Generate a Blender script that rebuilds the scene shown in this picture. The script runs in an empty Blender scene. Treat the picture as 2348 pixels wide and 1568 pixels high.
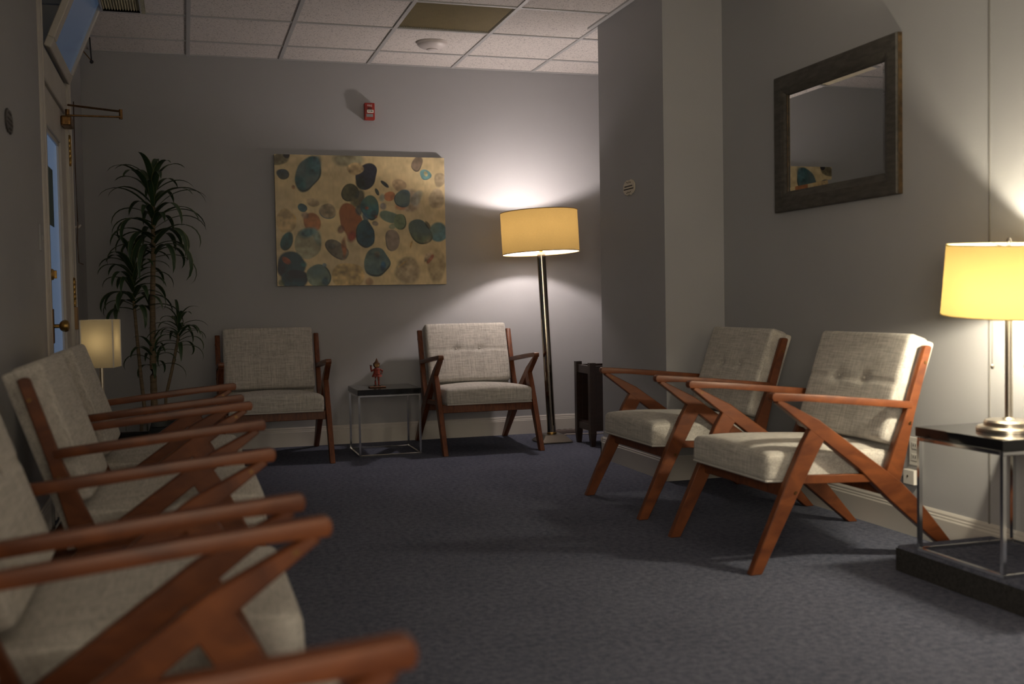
import bpy, bmesh, math, random
import numpy as np
from mathutils import Vector, Matrix, noise as mnoise

random.seed(7)
np.random.seed(7)
S = bpy.context.scene
COL = S.collection
PI = math.pi

# ------------------------------------------------------------------ camera, world, exposure
YAW, PITCH, ROLL, FPX = 0.2972, -0.0375, -0.0174, 2444.84
cy_, sy_ = math.cos(YAW), math.sin(YAW)
fw = Vector((sy_, cy_, 0)); rt = Vector((cy_, -sy_, 0)); up = Vector((0, 0, 1))
f2 = fw * math.cos(PITCH) + up * math.sin(PITCH)
u2 = up * math.cos(PITCH) - fw * math.sin(PITCH)
r3 = rt * math.cos(ROLL) + u2 * math.sin(ROLL)
u3 = u2 * math.cos(ROLL) - rt * math.sin(ROLL)
cam = bpy.data.cameras.new('camera')
cam.sensor_width = 36.0
cam.sensor_fit = 'HORIZONTAL'
cam.lens = FPX / 2348 * 36.0
cam.clip_start = 0.05
cam.dof.use_dof = True
cam.dof.focus_distance = 6.7
cam.dof.aperture_fstop = 2.6
camo = bpy.data.objects.new('camera', cam)
COL.objects.link(camo)
camo.matrix_world = Matrix(((r3.x, u3.x, -f2.x, 0), (r3.y, u3.y, -f2.y, 0), (r3.z, u3.z, -f2.z, 0.9852), (0, 0, 0, 1)))
S.camera = camo

S.view_settings.view_transform = 'Standard'
S.view_settings.look = 'None'
S.view_settings.gamma = 1.0
S.view_settings.use_curve_mapping = False
S.view_settings.exposure = 0.0

WORLD_STRENGTH = 0.6
SQUARE_BULB = 17.0
REAR_W, LEFT_W = 38.0, 150.0
FLOOR_BULB = 800.0
TABLE_BULB = 900.0
FLOOR_BULB_COL = (1.0, 0.865, 0.81)
TABLE_BULB_COL = (1.0, 0.88, 0.66)
w = bpy.data.worlds.new('dusk'); S.world = w
w.use_nodes = True
bgn = w.node_tree.nodes['Background']
bgn.inputs[0].default_value = (0.30, 0.40, 0.62, 1)
bgn.inputs[1].default_value = WORLD_STRENGTH

# behind the camera: two unseen fill lights, added in openings cut for them
def area(name, loc, rot, sx, sy, watt, col):
    l = bpy.data.lights.new(name, 'AREA'); l.shape = 'RECTANGLE'; l.size = sx; l.size_y = sy; l.energy = watt; l.color = col
    o = bpy.data.objects.new(name, l); COL.objects.link(o); o.location = loc; o.rotation_euler = rot
area('rear_fill', (0.9, -4.62, 1.55), (PI/2, 0, 0), 2.2, 1.4, REAR_W, (1.0, 0.82, 0.55))
area('left_fill', (-0.64, -1.6, 1.55), (PI/2, 0, -PI/2), 2.0, 1.3, LEFT_W, (1.0, 0.86, 0.66))

# ------------------------------------------------------------------ room numbers (metres)
H = 2.6817            # ceiling
YB = 7.566            # back wall
XL = -0.612           # left wall
XR = 2.835            # right wall
XC, YC0, YC1 = 2.481, 5.26, 6.1835   # pier
YF = -4.6             # wall behind the camera
XA = 4.1              # far end of the alcove behind the pier
GA, GX, GY = 0.6096, 0.0681, 7.169   # ceiling grid

# ------------------------------------------------------------------ materials
def lin(c):
    return tuple(((v / 255) / 12.92 if v / 255 <= 0.04045 else ((v / 255 + 0.055) / 1.055) ** 2.4) for v in c)

def newmat(name):
    m = bpy.data.materials.new(name); m.use_nodes = True
    nt = m.node_tree
    return m, nt, nt.nodes['Principled BSDF']

def node(nt, t, **kw):
    n = nt.nodes.new(t)
    for k, v in kw.items():
        setattr(n, k, v)
    return n

def mat(name, col, rough=0.5, metal=0.0, spec=0.5, noise=None, bump=None, coat=0.0, ior=None):
    """plain principled; noise=(scale vector, amount) varies the colour; bump=(scale, strength)"""
    m, nt, b = newmat(name)
    b.inputs['Base Color'].default_value = (*col, 1)
    b.inputs['Roughness'].default_value = rough
    b.inputs['Metallic'].default_value = metal
    b.inputs['Specular IOR Level'].default_value = spec
    b.inputs['Coat Weight'].default_value = coat
    if ior: b.inputs['IOR'].default_value = ior
    tc = node(nt, 'ShaderNodeTexCoord')
    if noise:
        mp = node(nt, 'ShaderNodeMapping'); mp.inputs['Scale'].default_value = noise[0]
        nt.links.new(tc.outputs['Object'], mp.inputs[0])
        n = node(nt, 'ShaderNodeTexNoise'); n.inputs['Scale'].default_value = 1; n.inputs['Detail'].default_value = 4
        nt.links.new(mp.outputs[0], n.inputs['Vector'])
        r = node(nt, 'ShaderNodeMapRange'); r.inputs[1].default_value = .3; r.inputs[2].default_value = .7
        r.inputs[3].default_value = 1 - noise[1]; r.inputs[4].default_value = 1 + noise[1]
        nt.links.new(n.outputs[0], r.inputs[0])
        mx = node(nt, 'ShaderNodeVectorMath', operation='SCALE'); mx.inputs[0].default_value = col
        nt.links.new(r.outputs[0], mx.inputs['Scale'])
        nt.links.new(mx.outputs[0], b.inputs['Base Color'])
    if bump:
        n2 = node(nt, 'ShaderNodeTexNoise'); n2.inputs['Scale'].default_value = bump[0]; n2.inputs['Detail'].default_value = 3
        nt.links.new(tc.outputs['Object'], n2.inputs['Vector'])
        bp = node(nt, 'ShaderNodeBump'); bp.inputs['Strength'].default_value = bump[1]; bp.inputs['Distance'].default_value = .004
        nt.links.new(n2.outputs[0], bp.inputs['Height']); nt.links.new(bp.outputs[0], b.inputs['Normal'])
    return m

M = {}
M['wall'] = mat('wall_paint', (0.352, 0.355, 0.366), .62, spec=.35, noise=((1.2, 1.2, 1.2), .03), bump=(140, .10))
M['trim'] = mat('trim_paint', (0.50, 0.475, 0.44), .45, noise=((3, 3, 3), .03))
M['door'] = mat('door_paint', (0.56, 0.53, 0.48), .45, noise=((5, 5, 5), .06), bump=(40, .15))
M['chrome'] = mat('chrome', (0.62, 0.62, 0.62), .12, 1.0)
M['nickel'] = mat('brushed_nickel', (0.55, 0.50, 0.42), .28, 1.0, noise=((8, 8, 200), .08))
M['polished'] = mat('polished_pole', (0.36, 0.32, 0.26), .10, 1.0)
M['brass'] = mat('aged_brass', (0.42, 0.27, 0.09), .38, 1.0, noise=((60, 60, 60), .25))
M['bronze'] = mat('dark_bronze', (0.20, 0.11, 0.045), .4, 1.0, noise=((60, 60, 60), .3))
M['blackglass'] = mat('black_gloss_top', (0.010, 0.010, 0.011), .07, 0, spec=.5, ior=1.5)
M['darkwood'] = mat('espresso_wood', (0.022, 0.010, 0.006), .35, noise=((6, 6, 40), .3))
M['black'] = mat('black_plastic', (0.012, 0.012, 0.014), .5)
M['pot'] = mat('dark_pot', (0.014, 0.018, 0.018), .4)
M['white'] = mat('white_plastic', (0.62, 0.60, 0.56), .4)
M['hole'] = mat('dark_slot', (0.02, 0.018, 0.016), .7)
M['soil'] = mat('potting_bark', (0.03, 0.02, 0.012), .95, noise=((60, 60, 60), .4))
M['void'] = mat('dark_hall', (0.01, 0.01, 0.012), .9)
M['recess'] = mat('ceiling_recess', (0.42, 0.40, 0.28), .9, noise=((60, 60, 60), .3))
M['alarm'] = mat('alarm_red', (0.30, 0.018, 0.012), .35)
M['alarmdark'] = mat('alarm_dark_red', (0.07, 0.006, 0.006), .4)
M['labelw'] = mat('label_white', (0.70, 0.66, 0.60), .5)
M['labelg'] = mat('label_grey', (0.22, 0.24, 0.25), .5, noise=((400, 400, 400), .4))
M['print'] = mat('dark_print', (0.035, 0.03, 0.025), .7)
M['plaque'] = mat('cream_plaque', (0.58, 0.52, 0.40), .45)
M['plaqued'] = mat('dark_plaque', (0.06, 0.055, 0.05), .5)
M['detector'] = mat('detector_white', (0.66, 0.61, 0.60), .45)
M['canvas_edge'] = mat('canvas_edge', (0.20, 0.19, 0.15), .8, noise=((30, 30, 30), .5))
M['tanwood'] = mat('tan_shim', (0.36, 0.22, 0.10), .6)
M['stem'] = mat('cane_stem', (0.16, 0.115, 0.065), .8, noise=((20, 20, 180), .35))
M['cable_b'] = mat('brown_cable', (0.10, 0.055, 0.035), .6)
M['cable_w'] = mat('pale_cable', (0.42, 0.36, 0.33), .5)
M['strip'] = mat('power_strip_brown', (0.16, 0.13, 0.12), .5)
M['purple'] = mat('plum_bottle', (0.035, 0.012, 0.026), .25)
M['fig_red'] = mat('figure_red', (0.21, 0.030, 0.018), .7, noise=((90, 90, 90), .5))
M['fig_dark'] = mat('figure_dark', (0.045, 0.016, 0.014), .7, noise=((120, 120, 120), .5))
M['fig_brown'] = mat('figure_brown', (0.12, 0.05, 0.02), .7)
M['fig_face'] = mat('figure_face', (0.50, 0.30, 0.12), .7)
M['fig_boot'] = mat('figure_boot', (0.03, 0.03, 0.012), .6)
M['mframe'] = mat('weathered_frame', (0.055, 0.050, 0.043), .55, noise=((60, 14, 60), .35), bump=(180, .3))
M['mfedge'] = mat('gilded_edge', (0.060, 0.036, 0.014), .5, noise=((40, 40, 40), .6))
M['mirror'] = mat('mirror_glass', (0.80, 0.81, 0.80), .0, 1.0)
M['teal'] = mat('teal_sticker', (0.05, 0.09, 0.09), .6)

def wood_mat():
    m, nt, b = newmat('walnut_stain')
    tc = node(nt, 'ShaderNodeTexCoord')
    mp = node(nt, 'ShaderNodeMapping'); mp.inputs['Scale'].default_value = (55, 7, 14); mp.inputs['Rotation'].default_value = (.6, 0, 0)
    n = node(nt, 'ShaderNodeTexNoise'); n.inputs['Scale'].default_value = 1; n.inputs['Detail'].default_value = 5; n.inputs['Distortion'].default_value = 1.2
    cr = node(nt, 'ShaderNodeValToRGB')
    cr.color_ramp.elements[0].position = .3; cr.color_ramp.elements[0].color = (0.080, 0.0215, 0.0070, 1)
    cr.color_ramp.elements[1].position = .75; cr.color_ramp.elements[1].color = (0.180, 0.054, 0.0155, 1)
    nt.links.new(tc.outputs['Object'], mp.inputs[0]); nt.links.new(mp.outputs[0], n.inputs['Vector'])
    nt.links.new(n.outputs[0], cr.inputs[0]); nt.links.new(cr.outputs[0], b.inputs['Base Color'])
    b.inputs['Roughness'].default_value = .42; b.inputs['Specular IOR Level'].default_value = .4
    return m
M['wood'] = wood_mat()

def linen_mat(name, a, bb, k=1.0):
    m, nt, b = newmat(name)
    tc = node(nt, 'ShaderNodeTexCoord')
    outs = []
    for sc in ((9 * k, 260 * k, 260 * k), (260 * k, 9 * k, 9 * k), (60 * k, 60 * k, 60 * k)):
        mp = node(nt, 'ShaderNodeMapping'); mp.inputs['Scale'].default_value = sc
        n = node(nt, 'ShaderNodeTexNoise'); n.inputs['Scale'].default_value = 1; n.inputs['Detail'].default_value = 2
        nt.links.new(tc.outputs['Object'], mp.inputs[0]); nt.links.new(mp.outputs[0], n.inputs['Vector'])
        outs.append(n.outputs[0])
    a1 = node(nt, 'ShaderNodeMath', operation='ADD'); nt.links.new(outs[0], a1.inputs[0]); nt.links.new(outs[1], a1.inputs[1])
    a2 = node(nt, 'ShaderNodeMath', operation='MULTIPLY_ADD'); nt.links.new(outs[2], a2.inputs[0]); a2.inputs[1].default_value = .5
    nt.links.new(a1.outputs[0], a2.inputs[2])
    r = node(nt, 'ShaderNodeMapRange'); r.inputs[1].default_value = .95; r.inputs[2].default_value = 1.55
    nt.links.new(a2.outputs[0], r.inputs[0])
    mx = node(nt, 'ShaderNodeMix', data_type='RGBA'); mx.inputs[6].default_value = (*a, 1); mx.inputs[7].default_value = (*bb, 1)
    nt.links.new(r.outputs[0], mx.inputs[0]); nt.links.new(mx.outputs[2], b.inputs['Base Color'])
    bp = node(nt, 'ShaderNodeBump'); bp.inputs['Strength'].default_value = .25; bp.inputs['Distance'].default_value = .002
    nt.links.new(a1.outputs[0], bp.inputs['Height']); nt.links.new(bp.outputs[0], b.inputs['Normal'])
    b.inputs['Roughness'].default_value = .95; b.inputs['Specular IOR Level'].default_value = .15
    b.inputs['Sheen Weight'].default_value = .15
    return m
M['linen'] = linen_mat('grey_linen', (0.30, 0.283, 0.255), (0.55, 0.525, 0.48))
M['piping'] = mat('linen_piping', (0.46, 0.44, 0.41), .9)

def carpet_mat():
    m, nt, b = newmat('blue_carpet')
    tc = node(nt, 'ShaderNodeTexCoord')
    n1 = node(nt, 'ShaderNodeTexNoise'); n1.inputs['Scale'].default_value = 210; n1.inputs['Detail'].default_value = 3
    n2 = node(nt, 'ShaderNodeTexNoise'); n2.inputs['Scale'].default_value = 45; n2.inputs['Detail'].default_value = 3
    n3 = node(nt, 'ShaderNodeTexNoise'); n3.inputs['Scale'].default_value = 3; n3.inputs['Detail'].default_value = 2
    for n in (n1, n2, n3): nt.links.new(tc.outputs['Object'], n.inputs['Vector'])
    ad = node(nt, 'ShaderNodeMath', operation='ADD'); nt.links.new(n1.outputs[0], ad.inputs[0]); nt.links.new(n2.outputs[0], ad.inputs[1])
    ad2 = node(nt, 'ShaderNodeMath', operation='MULTIPLY_ADD'); nt.links.new(n3.outputs[0], ad2.inputs[0]); ad2.inputs[1].default_value = .25
    nt.links.new(ad.outputs[0], ad2.inputs[2])
    cr = node(nt, 'ShaderNodeValToRGB'); e = cr.color_ramp.elements
    e[0].position = .40; e[0].color = (0.048, 0.055, 0.083, 1)
    e[1].position = .75; e[1].color = (0.155, 0.163, 0.212, 1)
    dv = node(nt, 'ShaderNodeMath', operation='DIVIDE'); nt.links.new(ad2.outputs[0], dv.inputs[0]); dv.inputs[1].default_value = 2.0
    nt.links.new(dv.outputs[0], cr.inputs[0]); nt.links.new(cr.outputs[0], b.inputs['Base Color'])
    bp = node(nt, 'ShaderNodeBump'); bp.inputs['Strength'].default_value = .6; bp.inputs['Distance'].default_value = .006
    nt.links.new(ad.outputs[0], bp.inputs['Height']); nt.links.new(bp.outputs[0], b.inputs['Normal'])
    b.inputs['Roughness'].default_value = 1.0; b.inputs['Specular IOR Level'].default_value = .1
    return m
M['carpet'] = carpet_mat()

def tile_mat():
    m, nt, b = newmat('acoustic_tile')
    tc = node(nt, 'ShaderNodeTexCoord')
    v = node(nt, 'ShaderNodeTexNoise'); v.inputs['Scale'].default_value = 130; v.inputs['Detail'].default_value = 2
    nt.links.new(tc.outputs['Object'], v.inputs['Vector'])
    cr = node(nt, 'ShaderNodeValToRGB'); e = cr.color_ramp.elements
    e[0].position = .34; e[0].color = (0.36, 0.34, 0.33, 1); e[1].position = .44; e[1].color = (0.70, 0.66, 0.63, 1)
    nt.links.new(v.outputs[0], cr.inputs[0]); nt.links.new(cr.outputs[0], b.inputs['Base Color'])
    b.inputs['Roughness'].default_value = .95; b.inputs['Specular IOR Level'].default_value = .1
    return m
M['tile'] = tile_mat()
M['grid'] = mat('ceiling_grid', (0.44, 0.44, 0.44), .5)
M['diffuser'] = mat('yellowed_diffuser', (0.46, 0.405, 0.265), .45, noise=((30, 30, 30), .06))

def shade_mat(name, out, inside, trans, fac, tex):
    m = bpy.data.materials.new(name); m.use_nodes = True
    nt = m.node_tree; nt.nodes.remove(nt.nodes['Principled BSDF'])
    outn = nt.nodes['Material Output']
    tc = node(nt, 'ShaderNodeTexCoord')
    mp = node(nt, 'ShaderNodeMapping'); mp.inputs['Scale'].default_value = (90, 90, 260)
    n = node(nt, 'ShaderNodeTexNoise'); n.inputs['Scale'].default_value = 1; n.inputs['Detail'].default_value = 3
    nt.links.new(tc.outputs['Object'], mp.inputs[0]); nt.links.new(mp.outputs[0], n.inputs['Vector'])
    r = node(nt, 'ShaderNodeMapRange'); r.inputs[1].default_value = .3; r.inputs[2].default_value = .7
    r.inputs[3].default_value = 1 - tex; r.inputs[4].default_value = 1 + tex
    nt.links.new(n.outputs[0], r.inputs[0])
    g = node(nt, 'ShaderNodeNewGeometry')
    mc = node(nt, 'ShaderNodeMix', data_type='RGBA'); mc.inputs[6].default_value = (*out, 1); mc.inputs[7].default_value = (*inside, 1)
    nt.links.new(g.outputs['Backfacing'], mc.inputs[0])
    d = node(nt, 'ShaderNodeBsdfDiffuse'); nt.links.new(mc.outputs[2], d.inputs[0])
    tv = node(nt, 'ShaderNodeVectorMath', operation='SCALE'); tv.inputs[0].default_value = trans
    nt.links.new(r.outputs[0], tv.inputs['Scale'])
    t = node(nt, 'ShaderNodeBsdfTranslucent'); nt.links.new(tv.outputs[0], t.inputs[0])
    mx = node(nt, 'ShaderNodeMixShader'); mx.inputs[0].default_value = fac
    nt.links.new(d.outputs[0], mx.inputs[1]); nt.links.new(t.outputs[0], mx.inputs[2]); nt.links.new(mx.outputs[0], outn.inputs[0])
    return m
M['shade_tan'] = shade_mat('tan_linen_shade', (0.42, 0.31, 0.15), (0.80, 0.78, 0.74), (0.118, 0.077, 0.023), .35, .30)
M['shade_cream'] = shade_mat('cream_shade', (0.62, 0.52, 0.26), (0.82, 0.80, 0.72), (0.108, 0.076, 0.025), .5, .03)
M['shade_w'] = shade_mat('square_shade_cream', (0.66, 0.60, 0.46), (0.75, 0.72, 0.64), (0.29, 0.243, 0.14), .5, .03)
M['rim_tan'] = mat('shade_rim_tan', (0.28, 0.17, 0.06), .8)
M['rim_cream'] = mat('shade_rim_cream', (0.62, 0.50, 0.24), .8)

def emit_mat(name, col, strength):
    m = bpy.data.materials.new(name); m.use_nodes = True
    nt = m.node_tree; nt.nodes.remove(nt.nodes['Principled BSDF'])
    e = node(nt, 'ShaderNodeEmission'); e.inputs[0].default_value = (*col, 1); e.inputs[1].default_value = strength
    nt.links.new(e.outputs[0], nt.nodes['Material Output'].inputs[0])
    return m
M['bulb_f'] = emit_mat('lit_bulb_floor', FLOOR_BULB_COL, FLOOR_BULB)
M['bulb_s'] = emit_mat('lit_bulb_square', (1.0, .80, .55), SQUARE_BULB)
M['bulb_t'] = emit_mat('lit_bulb_table', TABLE_BULB_COL, TABLE_BULB)

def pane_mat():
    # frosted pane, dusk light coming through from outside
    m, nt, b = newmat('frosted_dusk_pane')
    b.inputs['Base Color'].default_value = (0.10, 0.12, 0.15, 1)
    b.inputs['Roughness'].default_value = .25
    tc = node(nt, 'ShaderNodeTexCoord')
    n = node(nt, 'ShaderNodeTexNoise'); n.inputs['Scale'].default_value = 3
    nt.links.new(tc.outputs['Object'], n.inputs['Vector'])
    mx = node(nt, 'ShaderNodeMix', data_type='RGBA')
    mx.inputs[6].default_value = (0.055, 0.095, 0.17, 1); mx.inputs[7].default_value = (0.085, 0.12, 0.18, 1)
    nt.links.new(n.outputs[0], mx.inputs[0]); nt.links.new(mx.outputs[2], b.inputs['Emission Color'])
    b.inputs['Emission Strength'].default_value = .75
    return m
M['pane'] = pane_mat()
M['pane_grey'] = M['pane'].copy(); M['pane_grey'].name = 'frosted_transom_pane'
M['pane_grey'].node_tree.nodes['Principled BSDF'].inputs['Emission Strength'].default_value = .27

def paint_mat():
    m, nt, b = newmat('abstract_paint')
    a = node(nt, 'ShaderNodeVertexColor'); a.layer_name = 'paint'
    nt.links.new(a.outputs[0], b.inputs['Base Color'])
    b.inputs['Roughness'].default_value = .42
    tc = node(nt, 'ShaderNodeTexCoord')
    n = node(nt, 'ShaderNodeTexNoise'); n.inputs['Scale'].default_value = 60; n.inputs['Detail'].default_value = 4
    nt.links.new(tc.outputs['Object'], n.inputs['Vector'])
    bp = node(nt, 'ShaderNodeBump'); bp.inputs['Strength'].default_value = .15; bp.inputs['Distance'].default_value = .003
    nt.links.new(n.outputs[0], bp.inputs['Height']); nt.links.new(bp.outputs[0], b.inputs['Normal'])
    return m
M['paint'] = paint_mat()

def leaf_mat():
    m, nt, b = newmat('striped_leaf')
    a = node(nt, 'ShaderNodeVertexColor'); a.layer_name = 'paint'
    nt.links.new(a.outputs[0], b.inputs['Base Color'])
    b.inputs['Roughness'].default_value = .5
    return m
M['leaf'] = leaf_mat()

# ------------------------------------------------------------------ mesh helpers
class MB:
    def __init__(s): s.bm = bmesh.new()
    def box(s, x0, x1, y0, y1, z0, z1):
        v = [s.bm.verts.new(p) for p in ((x0,y0,z0),(x1,y0,z0),(x1,y1,z0),(x0,y1,z0),(x0,y0,z1),(x1,y0,z1),(x1,y1,z1),(x0,y1,z1))]
        for f in ((0,3,2,1),(4,5,6,7),(0,1,5,4),(1,2,6,5),(2,3,7,6),(3,0,4,7)): s.bm.faces.new([v[i] for i in f])
        return s
    def prism(s, poly, a0, a1, axis='x'):
        """polygon (p,q) extruded from a0 to a1 along axis"""
        def P(p, q, a): return {'x': (a, p, q), 'y': (p, a, q), 'z': (p, q, a)}[axis]
        A = [s.bm.verts.new(P(p, q, a0)) for p, q in poly]; B = [s.bm.verts.new(P(p, q, a1)) for p, q in poly]
        n = len(poly)
        s.bm.faces.new(A[::-1]); s.bm.faces.new(B)
        for i in range(n): s.bm.faces.new((A[i], A[(i+1) % n], B[(i+1) % n], B[i]))
        return s
    def tube(s, pts, r, seg=8, cap=True):
        pts = [Vector(p) for p in pts]; rings = []
        rr = r if isinstance(r, (list, tuple)) else [r] * len(pts)
        ref = Vector((0, 0, 1))
        for i, p in enumerate(pts):
            t = (pts[min(i+1, len(pts)-1)] - pts[max(i-1, 0)]).normalized()
            a = t.cross(ref)
            if a.length < 1e-3: a = t.cross(Vector((1, 0, 0)))
            a.normalize(); b = t.cross(a).normalized()
            rings.append([s.bm.verts.new(p + (a * math.cos(2*PI*k/seg) + b * math.sin(2*PI*k/seg)) * rr[i]) for k in range(seg)])
        for i in range(len(pts)-1):
            for k in range(seg): s.bm.faces.new((rings[i][k], rings[i][(k+1) % seg], rings[i+1][(k+1) % seg], rings[i+1][k]))
        if cap:
            s.bm.faces.new(rings[0][::-1]); s.bm.faces.new(rings[-1])
        return s
    def lathe(s, prof, seg=32, cx=0, cy=0, cap0=True, cap1=True):
        rings = []
        for r, z in prof:
            rings.append([s.bm.verts.new((cx + r*math.cos(2*PI*k/seg), cy + r*math.sin(2*PI*k/seg), z)) for k in range(seg)])
        for i in range(len(prof)-1):
            for k in range(seg): s.bm.faces.new((rings[i][k], rings[i][(k+1) % seg], rings[i+1][(k+1) % seg], rings[i+1][k]))
        if cap0: s.bm.faces.new(rings[0][::-1])
        if cap1: s.bm.faces.new(rings[-1])
        return s
    def ball(s, c, r, u=12, v=8, sc=(1, 1, 1)):
        m = Matrix.Translation(c) @ Matrix.Diagonal((*sc, 1))
        bmesh.ops.create_uvsphere(s.bm, u_segments=u, v_segments=v, radius=r, matrix=m)
        return s
    def bevel(s, w, seg=2, ang=.5):
        s.bm.normal_update()
        es = [e for e in s.bm.edges if len(e.link_faces) == 2 and e.calc_face_angle(0) > ang]
        bmesh.ops.bevel(s.bm, geom=es, offset=w, segments=seg, profile=.6, affect='EDGES', clamp_overlap=True)
        return s
    def xf(s, m):
        bmesh.ops.transform(s.bm, matrix=m, verts=s.bm.verts); return s
    def build(s, name, m, parent=None, smooth=False, recalc=True):
        if recalc: bmesh.ops.recalc_face_normals(s.bm, faces=s.bm.faces)
        me = bpy.data.meshes.new(name); s.bm.to_mesh(me); s.bm.free()
        me.materials.append(m)
        if smooth:
            for p in me.polygons: p.use_smooth = True
            try: me.set_sharp_from_angle(angle=math.radians(40))
            except Exception: pass
        o = bpy.data.objects.new(name, me); COL.objects.link(o)
        if parent is not None: o.parent = parent
        return o

def thing(name, label, cat, loc=(0, 0, 0), rot=(0, 0, 0), group=None):
    o = bpy.data.objects.new(name, None); COL.objects.link(o)
    o.empty_display_size = .05
    o.location = loc; o.rotation_euler = rot
    o['label'] = label; o['category'] = cat
    if group: o['group'] = group
    return o
def tag(o, label, cat, group=None):
    o['label'] = label; o['category'] = cat
    if group: o['group'] = group
    return o
def stuff(o): o['kind'] = 'stuff'; return o
def struct(o): o['kind'] = 'structure'; return o
def lab(o, text): o['label'] = text; return o

def copy_thing(root, loc, rot, label):
    def cp(o, parent):
        c = o.copy(); COL.objects.link(c)
        if parent is not None: c.parent = parent
        for ch in list(o.children): cp(ch, c)
        return c
    r = cp(root, None)
    r.location = loc; r.rotation_euler = rot; r['label'] = label
    return r

def text_obj(name, body, size, m, parent, matrix, depth=.0008):
    cu = bpy.data.curves.new(name, 'FONT'); cu.body = body; cu.size = size; cu.extrude = depth
    cu.align_x = 'CENTER'; cu.align_y = 'CENTER'
    t = bpy.data.objects.new(name + '_src', cu); COL.objects.link(t)
    dg = bpy.context.evaluated_depsgraph_get(); dg.update()
    me = bpy.data.meshes.new_from_object(t.evaluated_get(dg))
    bpy.data.objects.remove(t); bpy.data.curves.remove(cu)
    me.materials.clear(); me.materials.append(m)
    me.transform(matrix)
    o = bpy.data.objects.new(name, me); COL.objects.link(o); o.parent = parent
    return o

# ------------------------------------------------------------------ room shell
T = .12
fl = struct(MB().box(XL - T, XA + T, YF - T, YB + T, -.1, 0).build('floor', M['carpet']))
step = MB().box(2.415, XR - .001, -1.0, 3.225, 0, .092).bevel(.012, 3).build('floor_step', M['carpet'], smooth=True)
struct(step)
M['riser_shade'] = mat('step_front_shade', (0.035, 0.034, 0.034), .95, noise=((120, 120, 120), .3), bump=(220, .5), spec=.1)  # step front is carpet in shade; that shade is put into this colour
lab(MB().box(2.4125, 2.416, -1.0, 3.224, .001, .082).build('riser_shade', M['riser_shade'], step), 'front of the carpeted step, its shade painted dark')
struct(MB().box(XL - T, XA + T, YB, YB + T, 0, 3.0).build('wall_back', M['wall']))
# left wall round the door opening
DY0, DY1 = 5.47, 6.63
mb = MB().box(XL - T, XL, YF, -2.6, 0, 3.0).box(XL - T, XL, -2.6, -.6, 0, .9).box(XL - T, XL, -2.6, -.6, 2.2, 3.0).box(XL - T, XL, -.6, DY0, 0, 3.0).box(XL - T, XL, DY1, YB, 0, 3.0)  # includes an unseen opening behind the camera, added for the left fill
struct(mb.build('wall_left', M['wall']))
mb = MB().box(XR, XR + T, YF, YC0, 0, 3.0)
struct(mb.build('wall_right', M['wall']))
struct(MB().box(XC, XA, YC0, YC1, 0, 3.0).build('wall_pier', M['wall']))
struct(MB().box(XA, XA + T, YC1, YB, 0, 3.0).build('wall_alcove', M['wall']))
# wall behind the camera with an opening added for the rear fill
wx0, wx1, wz0, wz1 = -.2, 2.0, .85, 2.25
struct(MB().box(XL - T, wx0, YF - T, YF, 0, 3.0).box(wx1, XR + T, YF - T, YF, 0, 3.0).box(wx0, wx1, YF - T, YF, 0, wz0).box(wx0, wx1, YF - T, YF, wz1, 3.0).build('wall_front', M['wall']))

# wall seam on the right wall: a slim panel joint bead
struct(MB().box(XR - .004, XR + .001, 3.236, 3.243, .13, H).build('trim_1', mat('joint_shadow', (.16, .155, .15), .8)))

# baseboards: profile with a stepped cap
def baseboard(name, p0, p1, n):
    """p0->p1 along the wall, n = direction into the room"""
    prof = [(0, 0), (.014, 0), (.014, .100), (.011, .106), (.011, .112), (.008, .116), (.008, .124), (.003, .134), (0, .134)]
    p0 = Vector((*p0, 0)); p1 = Vector((*p1, 0)); n = Vector((*n, 0))
    mb = MB(); A = [mb.bm.verts.new(p0 + n * a + Vector((0, 0, z))) for a, z in prof]
    B = [mb.bm.verts.new(p1 + n * a + Vector((0, 0, z))) for a, z in prof]
    k = len(prof)
    for i in range(k): mb.bm.faces.new((A[i], A[(i+1) % k], B[(i+1) % k], B[i]))
    mb.bm.faces.new(A[::-1]); mb.bm.faces.new(B)
    return struct(mb.build(name, M['trim']))
baseboard('baseboard_back', (XL, YB), (XA, YB), (0, -1))
baseboard('baseboard_left', (XL, YF), (XL, 5.30), (1, 0))
baseboard('baseboard_left_far', (XL, 6.74), (XL, YB), (1, 0))
baseboard('baseboard_right', (XR, YF), (XR, YC0), (-1, 0))
baseboard('baseboard_pier_side', (XC, YC0 - .014), (XC, YC1 + .014), (-1, 0))
baseboard('baseboard_pier_front', (XC - .014, YC0), (XR, YC0), (0, -1))
baseboard('baseboard_pier_back', (XC - .014, YC1), (XA, YC1), (0, 1))

# ceiling: slab, grid bars, tiles, recess over the transom
RX1, RY0, RY1 = -.19, 5.15, GY - GA + .002
mb = MB()
mb.box(XL - T, XA + T, RY1, YB + T, H + .03, H + .1).box(XL - T, XA + T, YF - T, RY0, H + .03, H + .1).box(RX1, XA + T, RY0, RY1, H + .03, H + .1)
ceil = struct(mb.build('ceiling', M['grid']))
mb = MB().box(XL - T, RX1 + .02, RY0 - .02, RY1 + .02, 2.762, 2.80)
mb.box(RX1, RX1 + .02, RY0, RY1, H + .001, 2.79).box(XL, RX1, RY1, RY1 + .02, H + .03, 2.79).box(XL, RX1, RY0 - .02, RY0, H + .03, 2.79)
lab(mb.build('ceiling_recess', M['recess'], ceil), 'dark olive recess in the ceiling above the tilted transom')
xs = [GX + i * GA for i in range(-1, 7)]; ys = [GY - j * GA for j in range(-1, 21)]
xe = [XL] + [x for x in xs if XL < x < XA] + [XA]
ye = sorted([YF] + [y for y in ys if YF < y < YB] + [YB])
bw = .012
def gridbar(x0, x1, y0, y1, z0=H):
    MB().box(x0, x1, y0, y1, z0, H + .03).build('grid_bar', M['grid'], ceil)
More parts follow.
